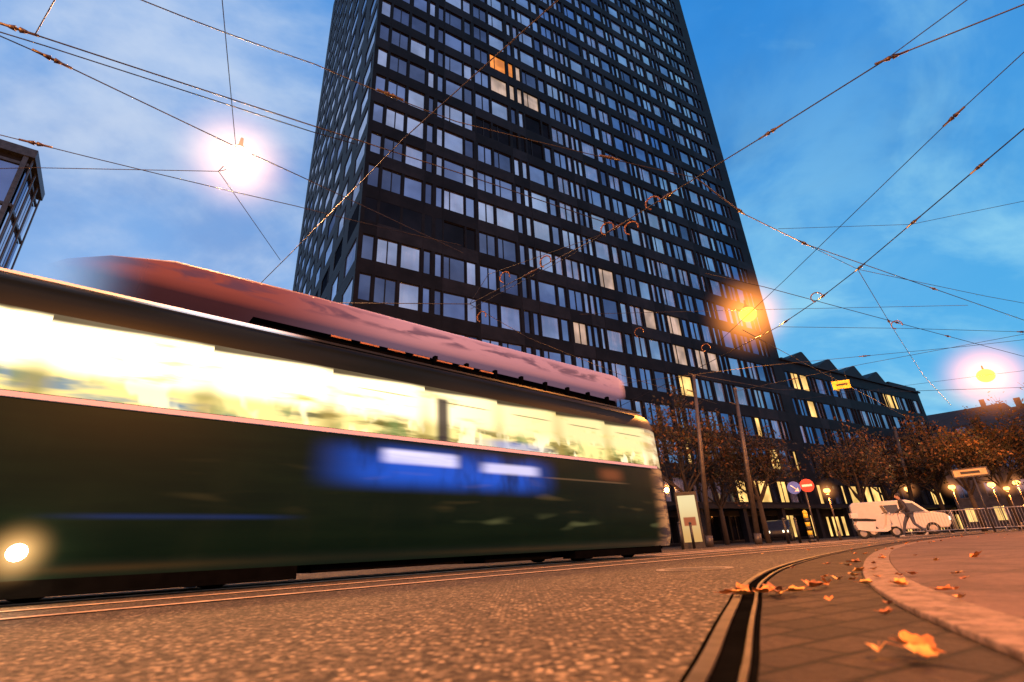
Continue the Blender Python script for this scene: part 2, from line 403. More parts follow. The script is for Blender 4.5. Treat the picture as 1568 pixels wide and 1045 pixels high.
# ------------------------------------------------------------------ left glass building
GB=empty('glass_office_building',pol(-51.6,28),math.radians(38))
b=MB()
HB=18.2;DP=3
def gfac(ax):
    nb=8
    for k in range(nb):
        z0=HB-.45-(k+1)*2.25;z1=z0+2.1
        for j in range(6 if ax==0 else DP):
            if ax==0: s0=-.15-j*2.4;q=[(s0,0,z0),(s0-2.25,0,z0),(s0-2.25,0,z1),(s0,0,z1)]
            else: s0=.15+j*1.1;q=[(0,s0,z0),(0,s0+1.0,z0),(0,s0+1.0,z1),(0,s0,z1)]
            b.quad(*q,1 if (k+j)%3 else 2)
gfac(0);gfac(1)
YD=DP*1.1+.15
for k in range(9):
    z0=HB-.45-k*2.25-.12
    b.box(-14.5,.06,-.08,-.005,z0,z0+.14,0);b.box(.005,.08,-.0,YD,z0,z0+.14,0)
for j in range(7):
    s=-.1-j*2.4
    b.box(s-.1,s+.08,-.14,-.085,.0,HB,0)
for j in range(DP+1): b.box(.085,.14,j*1.1,j*1.1+.12,0,HB,0)
b.box(-14.5,.2,-.2,YD,HB-.1,HB+.35,0)
b.box(-14.4,-.1,.1,YD-.05,0,HB-.11,3)
b.obj('glass_block',[simple('facade_metal',(.04,.043,.05),.4,.5),GL[2],GL[0],CLAD],GB)
# ------------------------------------------------------------------ old houses
STUC=simple('stucco',(.12,.085,.07),.85,var=.25,scale=1.5,bump=.2)
TILE=simple('roof_tiles',(.035,.022,.02),.8,var=.35,scale=3,bump=.5)
WSTN=simple('window_stone',(.2,.15,.12),.8)
def house(az,d,w,dep,he,hr,rot,seed):
    rr=random.Random(seed);E=empty('town_house',pol(az,d),math.radians(rot));b=MB()
    b.box(-w/2,w/2,0,dep,0,he,0)
    nf=int(he//3);nc=int(w//2.4)
    for f in range(nf):
        for c in range(nc):
            x=-w/2+1.2+c*(w-2.4)/(max(1,nc-1));z=1.0+f*3.0
            b.box(x-.62,x+.62,-.10,-.01,z-.1,z+1.8,1)
            b.quad((x-.5,-.115,z),(x+.5,-.115,z),(x+.5,-.115,z+1.65),(x-.5,-.115,z+1.65),2 if rr.random()<.75 else 3)
            b.box(x-.03,x+.03,-.15,-.12,z,z+1.65,1)
    b.box(-w/2-.2,w/2+.2,-.4,-.002,he-.3,he,1)
    b.obj('walls',[STUC,WSTN,GL[1],GL[6]],E)
    b=MB()
    b.hexa([(-w/2-.4,-.6,he+.01),(w/2+.4,-.6,he+.01),(w/2+.4,dep+.5,he+.01),(-w/2-.4,dep+.5,he+.01),(-w/2+1.5,dep/2-.1,he+hr),(w/2-1.5,dep/2-.1,he+hr),(w/2-1.5,dep/2+.1,he+hr),(-w/2+1.5,dep/2+.1,he+hr)],0)
    for c in range(2):
        x=-w/4+c*w/2;b.box(x-.8,x+.8,.4,2.5,he+.3,he+1.9,0);b.quad((x-.5,.38,he+.6),(x+.5,.38,he+.6),(x+.5,.38,he+1.6),(x-.5,.38,he+1.6),1)
    b.box(w/5,w/5+.7,dep/2-1,dep/2-.3,he+hr-1.4,he+hr+1,2)
    b.obj('roof',[TILE,GL[1],STUC],E)
house(42.0,112,15,11,15,4.6,-42,1)
house(43.8,92,14,11,11.5,4.0,-45,2)
house(49.5,88,16,11,10.2,3.6,-49,3)
house(57,86,18,11,11,4,-56,4)
house(65,86,18,11,11,4,-65,5)
for i,az in enumerate((-34,-43,-52,-61,-70)): house(az,110,18,11,7,3,-az,30+i)
# ------------------------------------------------------------------ tram
TR=empty('tram',(tn.x*6.2,tn.y*6.2,0),math.radians(42))
XE=10.45
def tramcoord(g):
    x,y,z=g.xyz(g.tc.outputs['Object']);return x,y,z
def stv(g,x,z,kx=.35,kz=9.0,o=0.0): return g.comb(g.m('MULTIPLY',x,kx),o,g.m('MULTIPLY',z,kz))
g=G('tram_green_paint');x,y,z=tramcoord(g)
s1=g.noise(stv(g,x,z,.5,5),1.0,4,.6);s2=g.noise(stv(g,x,z,1.6,.9,4.0),1.2,3,.5)
col=g.mix(g.ss(s1,.35,.7),(.0010,.0045,.0028),(.0025,.0085,.0045))
col=g.mix(g.m('MULTIPLY',g.ss(s2,.5,.75),.35),col,(.006,.012,.007))
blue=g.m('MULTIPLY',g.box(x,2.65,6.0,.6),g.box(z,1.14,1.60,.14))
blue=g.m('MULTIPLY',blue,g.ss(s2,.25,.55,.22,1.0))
w1=g.m('MULTIPLY',g.box(x,3.15,4.35,.14),g.box(z,1.42,1.60,.035))
w2=g.m('MULTIPLY',g.box(x,4.85,6.0,.18),g.box(z,1.38,1.53,.035))
ww=g.mul(g.m('MAXIMUM',w1,g.m('MULTIPLY',w2,.8)),g.ss(s1,.25,.6,.65,1.0))
w3=g.m('MULTIPLY',g.box(x,6.2,8.4,.3),g.box(z,1.36,1.385,.012))
lb=g.m('MULTIPLY',g.box(x,.1,1.9,.4),g.box(z,.70,.73,.03))
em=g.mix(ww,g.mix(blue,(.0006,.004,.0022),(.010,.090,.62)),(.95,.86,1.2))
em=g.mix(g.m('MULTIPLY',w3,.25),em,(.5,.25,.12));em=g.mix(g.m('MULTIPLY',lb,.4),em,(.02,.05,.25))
glint=g.mul(g.ss(g.noise(stv(g,x,z,.9,6.0,9.0),1.2,1,.3),.60,.85),g.box(z,.8,1.35,.12),g.box(x,1.0,9.0,.6))  # warm glints painted as streaks in the paint's emission
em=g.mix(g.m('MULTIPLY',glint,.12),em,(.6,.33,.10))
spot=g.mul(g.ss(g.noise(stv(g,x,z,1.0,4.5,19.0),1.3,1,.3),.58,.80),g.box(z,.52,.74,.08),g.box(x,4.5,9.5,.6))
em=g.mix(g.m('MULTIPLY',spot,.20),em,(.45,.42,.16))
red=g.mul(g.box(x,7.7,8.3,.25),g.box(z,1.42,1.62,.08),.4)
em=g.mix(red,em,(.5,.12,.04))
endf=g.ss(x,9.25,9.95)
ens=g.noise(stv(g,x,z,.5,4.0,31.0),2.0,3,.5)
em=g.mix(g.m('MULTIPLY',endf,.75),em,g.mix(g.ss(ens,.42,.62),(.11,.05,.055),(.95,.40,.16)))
a=g.ss(x,XE+.02,XE-.95)
GREEN=g.end(g.fade(g.bsdf(col,.45,0,.06,em,1.0),a))
g=G('tram_window_band');x,y,z=tramcoord(g)
c=g.m('FRACT',g.m('DIVIDE',g.m('ADD',x,20.35),1.42))
n1=g.noise(stv(g,x,z,.8,4.5),1.4,3,.5);n2=g.noise(stv(g,x,z,2.2,1.6,7.0),1.5,2,.5)
top=g.ss(z,1.96,2.18)
left=g.ss(x,7.0,0)
col=g.mix(g.ss(n2,.35,.6),(1.0,.72,.18),(1.35,1.12,.50))
lowd=g.mix(g.ss(x,2.5,.8),(.18,.16,.035),(.24,.36,.42))
low=g.mix(g.ss(n1,.36,.54),lowd,(1.25,1.0,.36))
low=g.mix(g.m('MULTIPLY',g.ss(n2,.57,.70),.55),low,(.20,.34,.10))
low=g.mix(g.m('MULTIPLY',g.ss(n2,.47,.35),.85),low,(1.6,1.4,.8))
hi=g.mix(left,(1.2,.96,.44),(4.0,3.2,1.8))
col=g.mix(top,low,g.mix(g.ss(n1,.25,.50),col,hi))
pil=g.m('SUBTRACT',1.0,g.box(c,.10,.92,.09))
col=g.mix(g.mul(pil,g.ss(z,2.5,1.8,.25,.65)),col,(.50,.36,.09))
stepz=g.m('ADD',2.52,g.m('MULTIPLY',g.ss(c,0.0,.9),.05))
dk=g.m('SUBTRACT',z,stepz)
col=g.mix(g.ss(dk,-.015,.05,0.0,.96),col,(.006,.010,.008))
trn=g.mul(g.box(z,2.395,2.415,.008),g.box(c,.25,.85,.1),.75)
col=g.mix(g.m('MULTIPLY',trn,g.ss(x,2.0,2.6)),col,(.10,.09,.04))
door=g.mul(g.box(x,4.0,4.22,.08),g.box(z,1.7,2.46,.03))
col=g.mix(g.m('MULTIPLY',door,.95),col,(.01,.015,.03))
bl=g.mul(g.box(x,4.9,6.2,.5),g.box(z,1.78,1.92,.05),.6)
col=g.mix(bl,col,(.12,.25,.85))
endm=g.ss(x,9.0,9.9)
col=g.mix(g.m('MULTIPLY',endm,.7),col,g.mix(g.ss(n1,.4,.6),(.6,.30,.18),(1.3,1.0,.6)))
e=g.bsdf((.02,.02,.02),.5,0,.0,col,1.0)
BAND=g.end(g.fade(e,g.ss(x,XE+.05,XE-.9)))
g=G('tram_roof_paint');x,y,z=tramcoord(g)
ROOF=g.end(g.fade(g.bsdf(g.mix(g.ss(g.noise(stv(g,x,z,.4,3),1,3),.3,.7),(.003,.006,.006),(.008,.011,.013)),.4,0,.08),g.ss(x,XE,XE-.9)))
g=G('tram_roof_fairing');x,y,z=tramcoord(g)
s1=g.noise(stv(g,x,z,1.0,4.5),1.5,3,.5,.5)
zr=g.m('SUBTRACT',z,g.m('MULTIPLY',x,.008))
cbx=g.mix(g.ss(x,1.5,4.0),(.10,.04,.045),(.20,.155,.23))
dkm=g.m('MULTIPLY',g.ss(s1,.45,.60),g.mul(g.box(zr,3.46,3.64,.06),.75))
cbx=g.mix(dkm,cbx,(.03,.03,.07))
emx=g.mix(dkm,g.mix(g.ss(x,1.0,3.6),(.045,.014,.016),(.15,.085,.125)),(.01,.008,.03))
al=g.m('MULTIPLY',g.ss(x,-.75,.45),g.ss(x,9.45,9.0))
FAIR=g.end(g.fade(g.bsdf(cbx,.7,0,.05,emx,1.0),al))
g=G('tram_belt_trim');x,y,z=tramcoord(g)
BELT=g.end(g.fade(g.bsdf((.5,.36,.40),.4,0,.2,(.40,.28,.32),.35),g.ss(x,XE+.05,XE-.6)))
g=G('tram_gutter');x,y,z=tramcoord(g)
GUT=g.end(g.bsdf(g.mix(g.ss(x,2.2,1.2),(.012,.012,.012),(.75,.75,.8)),.3,0,.2,g.mix(g.mul(g.ss(x,2.1,1.4),g.ss(x,-.2,.8)),(0,0,0),(.9,.88,1.0)),.8))  # sky reflection painted as a pale, glowing stretch at the left
prof=[(.10,.20),(.02,.38),(0,.80),(0,1.20),(0,1.72),(.015,1.80),(.05,2.62),(.06,2.74),(.10,2.90),(.22,3.02),(.45,3.13),(.80,3.20),(1.1,3.22)]
full=prof+[(2.2-yy,zz_) for yy,zz_ in prof[-2::-1]]
xs=[(-7.4,.55),(-7.2,.3),(-6.8,.1),(-6.3,0),(-3,0),(0,0),(3,0),(6,0),(9.2,0),(9.7,.05),(10.05,.18),(10.3,.42),(10.45,.75)]
b=MB();nf=len(full)
for X_,ins in xs:
    k=1-ins/1.1
    for yy,z_ in full: b.v.append((X_,1.1+(yy-1.1)*k,z_-(ins*.25 if z_>2.7 else 0)))
for i in range(len(xs)-1):
    for j in range(nf-1):
        z0,z1=full[j][1],full[j+1][1];lo,hi_=min(z0,z1),max(z0,z1)
        m=1 if (lo>=1.79 and hi_<=2.63) else (2 if lo>=2.61 else 0)
        q=i*nf+j;b.f.append((q,q+1,q+nf+1,q+nf));b.m.append(m);b.sm.append(True)
    q=i*nf;b.f.append((q,q+nf-1,q+2*nf-1,q+nf));b.m.append(0);b.sm.append(False)
for base_ in (0,(len(xs)-1)*nf):
    ids=[base_+k for k in range(nf)]
    for (a0,a1) in ((0,4),(4,7)):
        for j in range(a0,a1):
            b.f.append((ids[j],ids[j+1],ids[nf-2-j],ids[nf-1-j]));b.m.append(0 if j<5 else (1 if j<6 else 2));b.sm.append(False)
    b.f.append(tuple(ids[7:nf-7]));b.m.append(2);b.sm.append(False)
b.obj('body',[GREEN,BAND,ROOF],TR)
b=MB()
for sgn,yy in ((1,0.0),(-1,2.2)):
    b.box(-6.3,9.6,yy-.022,yy+.004 if sgn>0 else yy+.022,1.735,1.785,0)
b.obj('belt_trim',[BELT],TR)
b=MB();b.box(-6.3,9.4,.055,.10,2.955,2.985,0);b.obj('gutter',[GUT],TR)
b=MB()
rings=[(-.75,.35,.02),(-.55,.18,.14),(-.2,.06,.27),(.4,0,.39),(2,0,.43),(5,0,.45),(9.0,0,.50),(9.3,.05,.46),(9.45,.2,.3)]
pr=[(.33,0),(.27,.15),(.26,.35),(.27,.85),(.33,1.0),(1.87,1.0),(1.93,.85),(1.94,.35),(1.93,.15),(1.87,0)]
for X_,ins,hh in rings:
    for yy,t in pr: b.v.append((X_,1.1+(yy-1.1)*(1-ins),3.31+t*hh+.004*X_))
npf=len(pr)
for i in range(len(rings)-1):
    for j in range(npf):
        j2=(j+1)%npf;b.f.append((i*npf+j,i*npf+j2,(i+1)*npf+j2,(i+1)*npf+j));b.m.append(0);b.sm.append(j not in (5,9))
b.f.append(tuple(range((len(rings)-1)*npf,len(rings)*npf)));b.m.append(0);b.sm.append(False)
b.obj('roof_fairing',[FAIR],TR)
b=MB()
for i in range(6,14): b.box(.3+i*.65,.36+i*.65,.42,.50,3.1,3.34,0)
for i in range(7): b.box(2.4+i*.45,2.7+i*.45,.34,.37,3.20,3.225,1)
b.box(1.4,9.2,.55,1.65,3.15,3.33,0)
b.obj('fairing_supports',[simple('support_dark',(.002,.002,.003),.9,spec=0),simple('roof_rail',(.30,.12,.05),.5,.3)],TR)
b=MB()
UF=simple('underframe',(.003,.003,.003),1.0,spec=0)
b.box(-6.5,9.9,.35,1.85,.14,.40,0)
def bogie(xc):
    b.box(xc-1.3,xc+1.3,.12,.42,.07,.40,0);b.box(xc-1.2,xc+1.2,1.78,1.9,.07,.4,0)
    for dx in (-.75,.75):
        for yy in (.50,1.58): b.tube((xc+dx,yy,.27),(xc+dx,yy+.12,.27),.26,.26,20,0)
        b.tube((xc+dx,.5,.30),(xc+dx,1.7,.30),.07,.07,8,0)
bogie(.7);bogie(8.2);bogie(-4.5)
b.box(-3.3,2.2,.10,.3,.06,.4,0);b.box(2.4,4.6,.2,1.9,.11,.26,0);b.box(5.0,6.4,.2,1.9,.09,.26,0)
b.obj('undercarriage',[UF,UF],TR)
def emat(name,c,s):
    g=G(name);e=g.n('ShaderNodeEmission');g.put(e.inputs[0],c);e.inputs[1].default_value=s;return g.end(e.outputs[0])
def bloom_ball(name,loc,rad,c,s,parent,pw=3.0):
    """self-glowing ball added around a lamp to imitate lens bloom"""
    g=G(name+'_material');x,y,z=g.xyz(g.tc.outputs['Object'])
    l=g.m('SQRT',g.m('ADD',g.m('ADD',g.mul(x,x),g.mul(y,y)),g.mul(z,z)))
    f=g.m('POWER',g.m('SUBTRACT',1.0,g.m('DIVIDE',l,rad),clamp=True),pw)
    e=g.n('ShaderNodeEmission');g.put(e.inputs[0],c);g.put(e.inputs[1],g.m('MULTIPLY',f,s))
    g.t.links.new(e.outputs[0],g.out.inputs['Volume'])  # added bloom: the volume glows by itself, scatters no lamp light
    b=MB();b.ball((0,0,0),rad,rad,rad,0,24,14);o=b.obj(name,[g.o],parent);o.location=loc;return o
b=MB();b.ball((-.19,.0,.42),.07,.05,.07,0);b.obj('marker_lamp',[emat('headlight_emission',(1,.84,.5),30)],TR)
bloom_ball('marker_bloom',(-.19,-.12,.42),.34,(1,.50,.16),9,TR,3)
# ------------------------------------------------------------------ lamps
LWH=emat('lamp_white',(1,.80,.44),14);LOR=emat('lamp_orange',(1,.27,.03),5.0)
def plight(name,loc,c,w,parent,rad=.25):
    l=bpy.data.lights.new(name,'POINT');l.color=c;l.energy=w;l.shadow_soft_size=rad
    o=bpy.data.objects.new(name,l);o.location=loc;COL.objects.link(o);o.parent=parent;return o
plight('marker_bulb',(-.19,-.25,.30),(1,.7,.4),16,TR,.05)
def hanging(loc,mat,size,w,c,mr=0,mc=(1,.3,.1),ms=1):
    E=empty('hanging_street_lamp',loc);b=MB()
    b.tube((0,0,.10),(0,0,.26),size*.6,size*.3,16,0);b.tube((0,0,.26),(0,0,.5),.05,.03,8,0)
    b.ball((0,0,-.08),size,size,size*.9,1,20,12)
    b.obj('lantern',[DKST,mat],E)
    if mr: bloom_ball('lamp_bloom',(0,0,-.1),mr,mc,ms,E)
    plight('bulb',(0,0,-size-.35),c,w,E);return E
ORC=(1,.32,.05)
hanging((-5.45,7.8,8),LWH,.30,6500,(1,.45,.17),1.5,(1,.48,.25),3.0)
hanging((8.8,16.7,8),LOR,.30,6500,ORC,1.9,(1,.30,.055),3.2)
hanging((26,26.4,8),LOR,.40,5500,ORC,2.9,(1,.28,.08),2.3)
hanging((4.0,-3.5,8),LOR,.28,11500,ORC)  # this and the lamps below: added out of view to light the road
hanging((-9,-1.0,8),LOR,.28,7000,ORC)
hanging((15,8,8.5),LOR,.28,5500,ORC)
hanging((44,40,8),LOR,.3,5500,ORC)
# ------------------------------------------------------------------ wires
WM=simple('wire_metal',(.02,.018,.018),.5,.5);INS=simple('insulator',(.03,.015,.012),.5)
WE=empty('overhead_tram_wires')
def P65(x,y,z=6.5):
    k=(z-.22)/6.28;return Vector((x*k,y*k,z))
def wire(pts,rad=.011,sag=0.0,ins=()):
    b=MB();P=[Vector(q) for q in pts];rad*=.85
    for i in range(len(P)-1):
        for k in range(4):
            t0=k/4;t1=(k+1)/4
            a=P[i].lerp(P[i+1],t0);c=P[i].lerp(P[i+1],t1)
            a.z-=sag*4*t0*(1-t0);c.z-=sag*4*t1*(1-t1)
            b.tube(a,c,rad,rad,6,0,False)
    for i,t in ins:
        a=P[i].lerp(P[i+1],t);dv=(P[i+1]-P[i]).normalized()
        b.tube(a-dv*.09,a-dv*.02,.02,.036,8,1);b.tube(a+dv*.02,a+dv*.09,.036,.02,8,1);b.tube(a-dv*.2,a+dv*.2,.018,.018,6,1)
    b.obj('wire',[WM,INS],WE)
wire([P65(-7.2,3.3),P65(-5.8,4.1),P65(-3.0,5.7),P65(-.6,7.05),P65(2.2,8.7)],.012,0,((0,.9),))
wire([P65(-7.3,3.45),P65(-5.8,4.25),P65(-3.0,5.85),P65(-2.4,6.15)],.010)
wire([P65(-6.0,2.8),P65(-4.3,3.7),P65(-2.5,4.7),P65(-.7,5.8),P65(3.6,7.4),P65(5,8.6)],.009,.03,((2,.5),(3,.6)))
wire([P65(-7.2,3.2),P65(-5.9,4.4),P65(-4.35,6.05),P65(-3.6,6.8),P65(-1,9.5)],.010,.0,((1,.02),))
wire([P65(-10,4.4),P65(-7.7,5.6),P65(-4.0,7.6),P65(-1,9.2)],.009,.02,((1,.1),))
wire([P65(-10.3,6.2),P65(-7.8,6.3),P65(-4.9,6.6),P65(-4.4,6.5)],.008)
wire([P65(-5.8,4.1),P65(-4.0,2.9),P65(-2.0,1.6)],.008)
wire([P65(-2.9,3.0),P65(-4.38,6.2),P65(-4.9,6.6),P65(-5.1,9.4)],.007)
wire([P65(1.6,3.0),P65(.8,4.0),P65(-1.6,6.1),P65(-4.8,9.2),P65(-7,11.3)],.010)
wire([P65(9,3.3),P65(6.9,4.4),P65(5.6,5.1),P65(4.4,6.5),P65(3.6,7.4),P65(2.2,9.0),P65(-1.1,12.0),P65(-4.1,11.6),P65(-9,11)],.013,0,((1,.95),(2,.9),(4,.3),(4,.9),(5,.5)))
wire([P65(6.9,3.0),P65(5.6,5.1)],.009)
wire([P65(7.6,3.8),P65(7.6,5.1),P65(7.5,6.3),P65(7.3,11.6),P65(7.0,17)],.009,0,((1,.95),))
wire([P65(9.0,4.8),P65(9.0,6.6),P65(9.0,7.6),P65(9.0,9.3),P65(9.0,11.2),P65(8.9,12.8),P65(8.6,14.7),P65(7.0,19),P65(4,26)],.014,0,((1,.9),(2,.95),(3,.95),(4,.9),(5,.8)))
wire([P65(3.6,7.4),P65(5.0,8.6),P65(7.0,9.9),P65(17,15.2),P65(23,18.4)],.012,0,((0,.9),(1,.95),(2,.5)))
wire([P65(5,11),P65(6.9,11.9),P65(13.2,15.2),P65(20.5,19.0),P65(27,22)],.012,0,((1,.9),(2,.3)))
wire([P65(9.0,11.2),P65(13.0,15.6),P65(18,21),P65(24,27)],.010,0,((0,.8),))
wire([P65(9.0,11.2),P65(14,13.2),P65(21,15.8)],.009)
wire([P65(8.6,14.7),P65(13.2,15.4),P65(18.5,16.4),P65(24,17)],.009,0,((1,.9),))
wire([P65(6,9.2),P65(9.0,9.3),P65(12,8.3),P65(17,6.5)],.006)
wire([P65(7,19),P65(12,22),P65(19,23.5),P65(26,24)],.012)
wire([P65(7.5,14.8),P65(12,19),P65(18,24.5),P65(26,32)],.012)
wire([P65(2,13),P65(7,13.3,7.6),P65(14,13.8)],.008)
wire([P65(14,24),P65(21,21.5,7.6),P65(28,19.5)],.009)
wire([P65(-1.1,12),P65(.5,14.5),P65(4.5,19),P65(10,24)],.010)
wire([P65(2.2,9.0),P65(-.5,10.5),P65(-1.1,12.0)],.008)
wire([P65(3.6,7.4),P65(1.5,9.8),P65(-1.1,12.3)],.008)
wire([P65(9.0,11.2),P65(7.0,9.9)],.008)
wire([P65(4,20),P65(10,18.5),P65(17,17.5),P65(24,16)],.009,0,((1,.5),(2,.4)))
wire([P65(10,22),P65(14,19),P65(18.5,16.4)],.009,0,((0,.5),))
b=MB()
def loop(c,rad,ax):
    u=Vector(ax).normalized();w=Vector((0,0,1))
    for k in range(9):
        a0=math.pi*1.5*k/9-.4;a1=math.pi*1.5*(k+1)/9-.4
        b.tube(Vector(c)+(u*math.cos(a0)+w*math.sin(a0))*rad,Vector(c)+(u*math.cos(a1)+w*math.sin(a1))*rad,.016,.016,6)
for q in ((-.1,11.0,6.7),(.9,10.2,6.6),(2.2,9.0,6.6),(3.0,8.2,6.6),(4.2,15.0,6.7),(-.8,12.2,6.2),(2.6,8.6,6.3),(12.9,15.3,6.6),(8.9,12.9,6.6),(6.9,16.5,6.6)):
    loop(q,.15,(.8,-.5,0))
b.obj('clamps',[simple('clamp_copper',(.12,.05,.02),.5,.5)],WE)
# ------------------------------------------------------------------ poles
POLE=simple('pole_metal',(.07,.06,.055),.5,.4)
def pole(az,d,h,rad=.13,az2=None):
    E=empty('catenary_mast',pol(az,d));b=MB();tp=pol(az2 if az2 is not None else az,d)-pol(az,d)
    at=lambda z:(tp.x*z/h,tp.y*z/h,z)
    b.tube((0,0,0),at(.5),rad*1.4,rad*1.3,14);b.tube(at(.5),at(h),rad,rad*.62,14);b.ball(at(h),rad*.75)
    q=Vector(at(h-.9));b.tube(q,q+Vector((-.5,-.25,.1)),.03,.03);b.obj('mast',[POLE],E)
pole(19.1,27,8.4,.13,20.8);pole(23.6,29,7.9,.13,24.7);pole(36.4,46,7.3,.15,37.2);pole(-50,60,9)
# ------------------------------------------------------------------ trees
BARK=simple('bark',(.03,.022,.016),.9,bump=.5,scale=20)
LV=[simple('foliage_brown',(.045,.023,.009),.8,var=.4,scale=2),simple('foliage_orange',(.095,.040,.010),.8,var=.4,scale=2),simple('foliage_dark',(.015,.017,.007),.8,var=.4,scale=2)]
def tree(az,d,h,seed,nl=2900):
    rr=random.Random(seed);E=empty('street_tree',pol(az,d),rr.random()*6);b=MB();tips=[]
    def br(a,dv,l,rad,lev):
        seg=3;q=a
        for i in range(seg):
            dv=(dv+Vector((rr.gauss(0,.12),rr.gauss(0,.12),.05))).normalized();e=q+dv*l/seg
            r0=rad*(1-.5*i/seg);r1=rad*(1-.5*(i+1)/seg);b.tube(q,e,r0,r1,7 if lev<2 else 4,0,False);q=e
            if lev>=2: tips.append(q)
            if lev<4 and i>0:
                for _ in range(2):
                    ang=rr.uniform(.5,1.0);ax=Vector((rr.gauss(0,1),rr.gauss(0,1),rr.gauss(0,.4))).normalized()
                    nd=(dv*math.cos(ang)+ax*math.sin(ang)).normalized();br(q,nd,l*rr.uniform(.55,.75),rad*.5,lev+1)
        if lev<4: br(q,dv,l*.7,rad*.5,lev+1)
    th=h*.33
    b.tube((0,0,0),(0,0,th),.16,.12,10)
    for k in range(5):
        a=k*1.256+rr.random();br(Vector((0,0,th*rr.uniform(.85,1))),Vector((math.cos(a)*.75,math.sin(a)*.75,rr.uniform(.6,1.1))).normalized(),h*.24,.075,1)
    br(Vector((0,0,th)),Vector((0,0,1)),h*.3,.1,1)
    b.obj('trunk_and_limbs',[BARK],E)
    b=MB();cl=rr.sample(tips,max(1,int(len(tips)*.6)))
    for i in range(nl):
        q=rr.choice(cl);q=q+Vector((rr.gauss(0,.2),rr.gauss(0,.2),rr.gauss(0,.18)))
        s=rr.uniform(.06,.13);u=Vector((rr.gauss(0,1),rr.gauss(0,1),rr.gauss(0,1))).normalized();w=u.orthogonal().normalized()
        m=rr.choice((0,0,1,2,2)) if q.z>h*.5 else rr.choice((0,1,2,2))
        b.quad(q-u*s,q-w*s*.6,q+u*s,q+w*s*.6,m)
    b.obj('foliage',LV,E)
for i,(az,d,h) in enumerate(((17.8,31,8.6),(24.5,33,7.0),(20.8,38,7.6),(33.0,42,7.4),(35.0,50,8),(38.5,47,7.6),(40.6,43,7.2),(42.8,46,7.6),(44.8,50,8.4),(47.5,48,9),(52,46,9))):
    tree(az,d,h,i+20)
# ------------------------------------------------------------------ traffic signs
RED=simple('sign_red',(.5,.02,.02),.4,e=(.5,.03,.02),es=.25);BLU=simple('sign_blue',(.02,.08,.45),.4,e=(.02,.08,.4),es=.2);WHT=simple('sign_white',(.8,.78,.75),.5,e=(.5,.45,.4),es=.2)
YEL=simple('sign_yellow',(.6,.40,.03),.5,e=(.8,.45,.03),es=.15);BLK=simple('black_paint',(.015,.015,.015),.5)
E=empty('traffic_sign',pol(28.7,28),math.radians(-28.7));b=MB()
b.tube((0,0,0),(0,0,2.75),.035,.035,10,0)
def disc(cx,cz,rad,y,m,n=24): b.tube((cx,y,cz),(cx,y-.02,cz),rad,rad,n,m)
disc(.14,2.45,.30,-.05,1);b.box(-.07,.35,-.085,-.072,2.40,2.50,3)
disc(-.42,2.40,.29,-.05,2)
b.tube((-.55,-.09,2.52),(-.32,-.09,2.30),.03,.03,6,3);b.poly([(-.24,-.09,2.22),(-.26,-.09,2.40),(-.42,-.09,2.24)],3)
b.box(-.7,.3,-.045,-.02,2.36,2.42,0)
b.obj('post_and_discs',[POLE,RED,BLU,WHT],E)
E=empty('traffic_island_beacon',pol(28.2,26),math.radians(-28));b=MB()
for k in range(6): b.tube((0,0,.12+k*.17),(0,0,.29+k*.17),.09,.09,16,k%2)
b.tube((0,0,0),(0,0,.12),.16,.14,16,0);b.ball((0,0,1.2),.10,.10,.10,1)
b.obj('beacon',[BLK,YEL],E)
LPO=emat('post_lamp_glow',(1,.42,.09),6)
def postlamp(az,d,h,s=.13,w=300):
    E=empty('street_lamp',pol(az,d));b=MB()
    b.tube((0,0,0),(0,0,.4),.07,.06,10);b.tube((0,0,.4),(0,0,h),.04,.03,10);b.tube((0,0,h),(0,0,h+.08),.05,s,12);b.tube((0,0,h+.08+s*1.3),(0,0,h+.14+s*1.3),s*1.25,.02,12)
    b.obj('post',[POLE],E);b=MB();b.ball((0,0,h+.1+s*.6),s,s,s*.8);b.obj('globe',[LPO],E)
    bloom_ball('lamp_bloom',(0,0,h+.1+s*.6),s*4.5,(1,.35,.10),1.6/s*.25,E)
    plight('bulb',(0,0,h-.15),ORC,w,E,.1)
postlamp(30.5,30,2.1,.15);postlamp(36.6,55,3.3,.24,800);postlamp(39.6,60,3.4,.26,800);postlamp(42.1,62,3.4,.28,800);postlamp(43.6,66,3.6,.28,800);postlamp(42.9,40,2.0,.14,200)
E=empty('tram_stop_sign',pol(41.2,32),math.radians(-41));b=MB()
b.tube((0,0,0),(0,0,2.7),.04,.04,10,0);b.box(-.7,.6,-.05,.05,2.42,2.82,0);b.box(-.64,.54,-.062,-.051,2.48,2.76,1);b.box(-.4,.3,-.066,-.063,2.56,2.68,2)
b.obj('sign',[POLE,simple('sign_face',(.5,.28,.12),.5,e=(.9,.40,.10),es=.35),BLK],E)
E=empty('hanging_direction_sign',pol(34.3,25,6.0),math.radians(-20));E.scale=(.7,.7,.85);b=MB()
b.box(-.5,.45,-.04,.04,0,.42,0);b.hexa([(-.5,.05,0),(-.1,.6,0),(-.06,.57,0),(-.46,.04,0),(-.5,.05,.42),(-.1,.6,.42),(-.06,.57,.42),(-.46,.04,.42)],0)
b.tube((-.4,0,.42),(-.4,0,.9),.012,.012,6,1);b.tube((.35,0,.42),(.35,0,.9),.012,.012,6,1);b.box(-.3,.3,-.05,-.042,.16,.26,1)
b.obj('sign_panel',[YEL,BLK],E)
E=empty('advertising_display',pol(17.6,24),math.radians(-10));b=MB()
b.box(-.45,.45,-.12,.12,0,.25,0);b.box(-.45,.45,-.12,.12,2.15,2.3,0);b.box(-.45,-.37,-.12,.12,.25,2.15,0);b.box(.37,.45,-.12,.12,.25,2.15,0)
b.box(-.37,.37,-.09,.09,.25,2.15,1)
